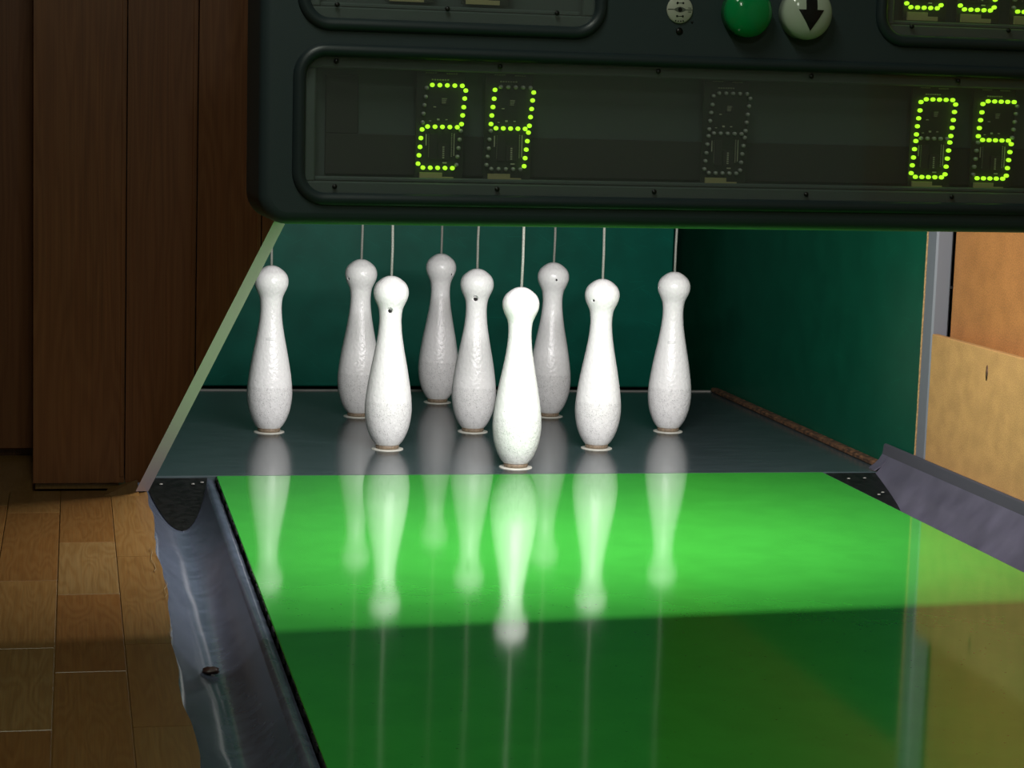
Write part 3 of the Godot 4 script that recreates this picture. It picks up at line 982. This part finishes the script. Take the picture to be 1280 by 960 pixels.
	for dg in digits:
		var depth := 0.028
		var o := inset(dg[0] + Vector2((307.5 - 356) * k, -(472.5 - 160) * k), depth)
		var pcb := put("digit_board", lib.pcb, M.pcb, b, o)
		put("connector", lib.connector, M.connector, pcb)
		for nm in ["chip", "chip_tall", "chip_small"]:
			put("chip", lib[nm], M.chip, pcb)
		put("solder_row", lib.solder, M.silk, pcb)
		put("board_print", lib.print, M.silk, pcb)
		if dg[1] == "":
			var su := SurfaceTool.new()
			su.begin(Mesh.PRIMITIVE_TRIANGLES)
			for s in places:
				for q in places[s]:
					su.append_from(led, 0, Transform3D(Basis(Vector3.RIGHT, PI / 2), Vector3((q[0] - 307.5) * k, -(q[1] - 472.5) * k, 0.005)))
			put("leds", su.commit(), M.led_off, pcb).set_meta("kind", "stuff")
			continue
		for s in places:
			for q in places[s]:
				var on: bool = LIT[dg[1]].contains(s)
				put("led", led, M.led_on if on else M.led_off, pcb, Vector3((q[0] - 307.5) * k, -(q[1] - 472.5) * k, 0.005)).rotation.x = PI / 2
	# buttons
	var cap := lathe([Vector2(0.0, 0.0), Vector2(0.0375, 0.0), Vector2(0.0375, 0.020), Vector2(0.0368, 0.0225), Vector2(0.033, 0.0275), Vector2(0.025, 0.0325), Vector2(0.013, 0.0355), Vector2(0.0, 0.0363)], 56)
	put("green_button", cap, M.green_cap, b, Vector3(0.0335, 0.1405, 0.0)).rotation.x = PI / 2
	var wb := put("white_button", cap, M.white_cap, b, Vector3(0.1285, 0.1425, 0.0))
	wb.rotation.x = PI / 2
	wb.scale = Vector3(1.06, 1.0, 1.06)
	put("arrow", dome_shape(PackedVector2Array([Vector2(-0.0085, 0.030), Vector2(-0.0085, 0.0045), Vector2(-0.0195, 0.0045), Vector2(0.0, -0.0255), Vector2(0.0195, 0.0045), Vector2(0.0085, 0.0045), Vector2(0.0085, 0.030)])), M.print_black, wb)
	# key switch with an eye printed on its plate
	var ks := put("key_switch", lathe([Vector2(0.0, 0.0), Vector2(0.0205, 0.0), Vector2(0.0205, 0.002), Vector2(0.019, 0.003), Vector2(0.0, 0.003)], 40), M.lock_white, b, Vector3(-0.0700, 0.1412, 0.0))
	ks.rotation.x = PI / 2
	var eye := begin()
	var lens := PackedVector2Array()
	for i in 17: lens.append(Vector2(-0.0105 + 0.021 * i / 16.0, 0.0042 * sin(PI * i / 16.0)))
	for i in range(15, 0, -1): lens.append(Vector2(-0.0105 + 0.021 * i / 16.0, -0.0042 * sin(PI * i / 16.0)))
	put("eye_print", flat_print([lens], 0.0031), M.print_grey, ks)
	var marks := [circle(Vector2(0, 0), 0.0034), rect(-0.0195, -0.0005, -0.0100, 0.0005), rect(0.0100, -0.0005, 0.0195, 0.0005), rect(0.0125, 0.0025, 0.0175, 0.0034), rect(0.0125, -0.0034, 0.0175, -0.0025)]
	for sy in [1.0, -1.0]:
		marks.append(circle(Vector2(-0.0045, 0.0098 * sy), 0.0017)); marks.append(circle(Vector2(0.0045, 0.0098 * sy), 0.0017)); marks.append(rect(-0.0035, 0.0098 * sy - 0.0004, 0.0035, 0.0098 * sy + 0.0004))
	for i in 4:
		marks.append(rect(-0.0075 + i * 0.004, -0.0185 + 0.0006 * absf(i - 1.5), -0.0055 + i * 0.004, -0.0165 + 0.0006 * absf(i - 1.5)))
	put("key_print", flat_print(marks, 0.0033), M.print_black, ks)
	var st3 := lathe([Vector2(0.0, 0.0), Vector2(0.0055, 0.0), Vector2(0.0055, 0.001), Vector2(0.0, 0.0012)], 20)
	put("socket", st3, M.print_black, b, Vector3(-0.0692, 0.1093, 0.0)).rotation.x = PI / 2
	put("rivet", lathe([Vector2(0.0, 0.0), Vector2(0.002, 0.0), Vector2(0.0, 0.001)], 10), M.print_black, b, Vector3(-0.0494, 0.1231, 0.0)).rotation.x = PI / 2
	# hangers up to the ceiling
	for x in [-0.45, 0.5]:
		put("hanger", box(Vector3(x - 0.02, 0.368, -0.10), Vector3(x + 0.02, 1.80, -0.06), 0.003), M.housing, b)

func shrink(p: Vector2, x0: float, y0: float, x1: float, y1: float, d: float) -> Vector2:
	# moves an outline point inwards by d, keeping corner points on a smaller arc
	var r := 0.042
	var c := Vector2(clampf(p.x, x0 + r, x1 - r), clampf(p.y, y0 + r, y1 - r))
	var v := p - c
	return c + v * ((r - d) / r) if v.length() > 1e-6 else p

func circle(c: Vector2, r: float) -> PackedVector2Array:
	var o := PackedVector2Array()
	for i in 16: o.append(c + Vector2.from_angle(TAU * i / 16) * r)
	return o

func rect(x0: float, y0: float, x1: float, y1: float) -> PackedVector2Array:
	return PackedVector2Array([Vector2(x0, y0), Vector2(x1, y0), Vector2(x1, y1), Vector2(x0, y1)])

# printed shapes on a lathed cap (local y is outwards, local -z is up on the board)
func flat_print(polys: Array, h: float) -> ArrayMesh:
	var st := begin()
	for poly in polys:
		var t := Geometry2D.triangulate_polygon(poly)
		for i in range(0, t.size(), 3):
			var a: Vector2 = poly[t[i]]; var b: Vector2 = poly[t[i + 1]]; var c: Vector2 = poly[t[i + 2]]
			if (b - a).cross(c - a) < 0:
				var w := b; b = c; c = w
			tri(st, Vector3(a.x, h, -a.y), Vector3(b.x, h, -b.y), Vector3(c.x, h, -c.y))
	return done(st)

func dome_height(r: float) -> float:
	var p := [Vector2(0.0, 0.0363), Vector2(0.013, 0.0355), Vector2(0.025, 0.0325), Vector2(0.033, 0.0275), Vector2(0.0368, 0.0225)]
	for i in 4:
		if r <= p[i + 1].x: return lerpf(p[i].y, p[i + 1].y, inverse_lerp(p[i].x, p[i + 1].x, r))
	return 0.0225

func dome_shape(poly: PackedVector2Array) -> ArrayMesh:
	var st := begin()
	var t := Geometry2D.triangulate_polygon(poly)
	var list := []
	for i in range(0, t.size(), 3): list.append([poly[t[i]], poly[t[i + 1]], poly[t[i + 2]]])
	for level in 4:
		var next := []
		for q in list:
			var ab: Vector2 = (q[0] + q[1]) / 2; var bc: Vector2 = (q[1] + q[2]) / 2; var ca: Vector2 = (q[2] + q[0]) / 2
			next.append([q[0], ab, ca]); next.append([ab, q[1], bc]); next.append([ca, bc, q[2]]); next.append([ab, bc, ca])
		list = next
	for q in list:
		var a: Vector2 = q[0]; var b: Vector2 = q[1]; var c: Vector2 = q[2]
		if (b - a).cross(c - a) < 0:
			var w := b; b = c; c = w
		var v := []
		for e in [a, b, c]: v.append(Vector3(e.x, dome_height(e.length()) + 0.0005, -e.y))
		tri(st, v[0], v[1], v[2])
	return done(st)

func board_meshes(k: float) -> Dictionary:
	var at := func(x: float, y: float, z: float) -> Vector3: return Vector3((x - 307.5) * k, -(y - 472.5) * k, z)
	var bx := func(list: Array, z: float) -> ArrayMesh:
		var st := begin()
		for q in list:
			add_box(st, at.call(q[0], q[3], 0.0), at.call(q[2], q[1], z), 0.0002)
		return done(st)
	var d := {}
	d.pcb = box(at.call(122, 885, -0.002), at.call(495, 62, 0.0), 0.0004)
	d.connector = bx.call([[155, 818, 330, 884], [330, 850, 418, 884]], 0.004)
	d.chip = bx.call([[225, 525, 285, 720]], 0.003)
	d.chip_tall = bx.call([[300, 600, 380, 720]], 0.002)
	d.chip_small = bx.call([[310, 255, 365, 305]], 0.002)
	var rows := []
	for i in 14: rows.append([398, 520 + i * 13, 406, 526 + i * 13])
	rows.append([200, 530, 208, 615]); rows.append([418, 520, 424, 690])
	for i in 12: rows.append([222, 528 + i * 15, 226, 534 + i * 15])
	d.solder = bx.call(rows, 0.0012)
	var pr := []
	for i in 7: pr.append([238 + i * 20, 114, 250 + i * 20, 124])
	for i in 5: pr.append([192 + i * 18, 66, 204 + i * 18, 71])
	for i in 5: pr.append([352 + i * 18, 68, 364 + i * 18, 75])
	for i in 4: pr.append([318, 258 + i * 11, 358 - i * 3, 262 + i * 11])
	for i in 6: pr.append([330, 620 + i * 16, 346, 629 + i * 16])
	pr.append([255, 320, 275, 327]); pr.append([285, 410, 303, 424]); pr.append([350, 414, 366, 421]); pr.append([225, 426, 240, 432]); pr.append([334, 738, 366, 748])
	d.print = bx.call(pr, 0.0022)
	return d

func build_small_things() -> void:
	# brown crumb lying in the left gutter
	var n := noise(5, 40.0, 2)
	var st := SurfaceTool.new()
	st.begin(Mesh.PRIMITIVE_TRIANGLES)
	st.set_smooth_group(0)
	var rows := []
	for i in 9:
		var row := []
		for j in 16:
			var a := TAU * j / 16; var b := PI * i / 8
			var v := Vector3(sin(b) * cos(a), cos(b), sin(b) * sin(a))
			v *= 1.0 + 0.35 * n.get_noise_3dv(v)
			row.append(v * Vector3(0.013, 0.005, 0.012))
		rows.append(row)
	for i in 8:
		for j in 16:
			quad(st, rows[i][j], rows[i][(j + 1) % 16], rows[i + 1][(j + 1) % 16], rows[i + 1][j])
	var c := put("crumb", done(st), M.debris, self, Vector3(-0.762, -0.051, 1.40))
	tag(c, "small dark brown crumb lying in the blue-grey gutter", "crumb")
	# loose fibres hanging from the cut floor edge
	var fibres := [[Vector3(-0.829, 0.002, 0.80), Vector3(-0.826, 0.002, 0.98), "frayed fibre at the cut floor edge, nearest the pins"], [Vector3(-0.818, 0.003, 1.165), Vector3(-0.812, 0.006, 1.06), "frayed fibre at the cut floor edge, middle one"], [Vector3(-0.822, 0.003, 1.43), Vector3(-0.818, 0.003, 1.34), "frayed fibre at the cut floor edge, nearest the camera"]]
	for f in fibres:
		var pts := []
		for k in 7:
			pts.append(f[0].lerp(f[1], k / 6.0) + Vector3(0.0025 * sin(k * 1.7), 0.0008 * sin(k * 2.3), 0))
		tag(put("fibre", tube(pts, 0.0005, 5), M.fibre), f[2], "fibre", "frayed fibres of the floor edge")
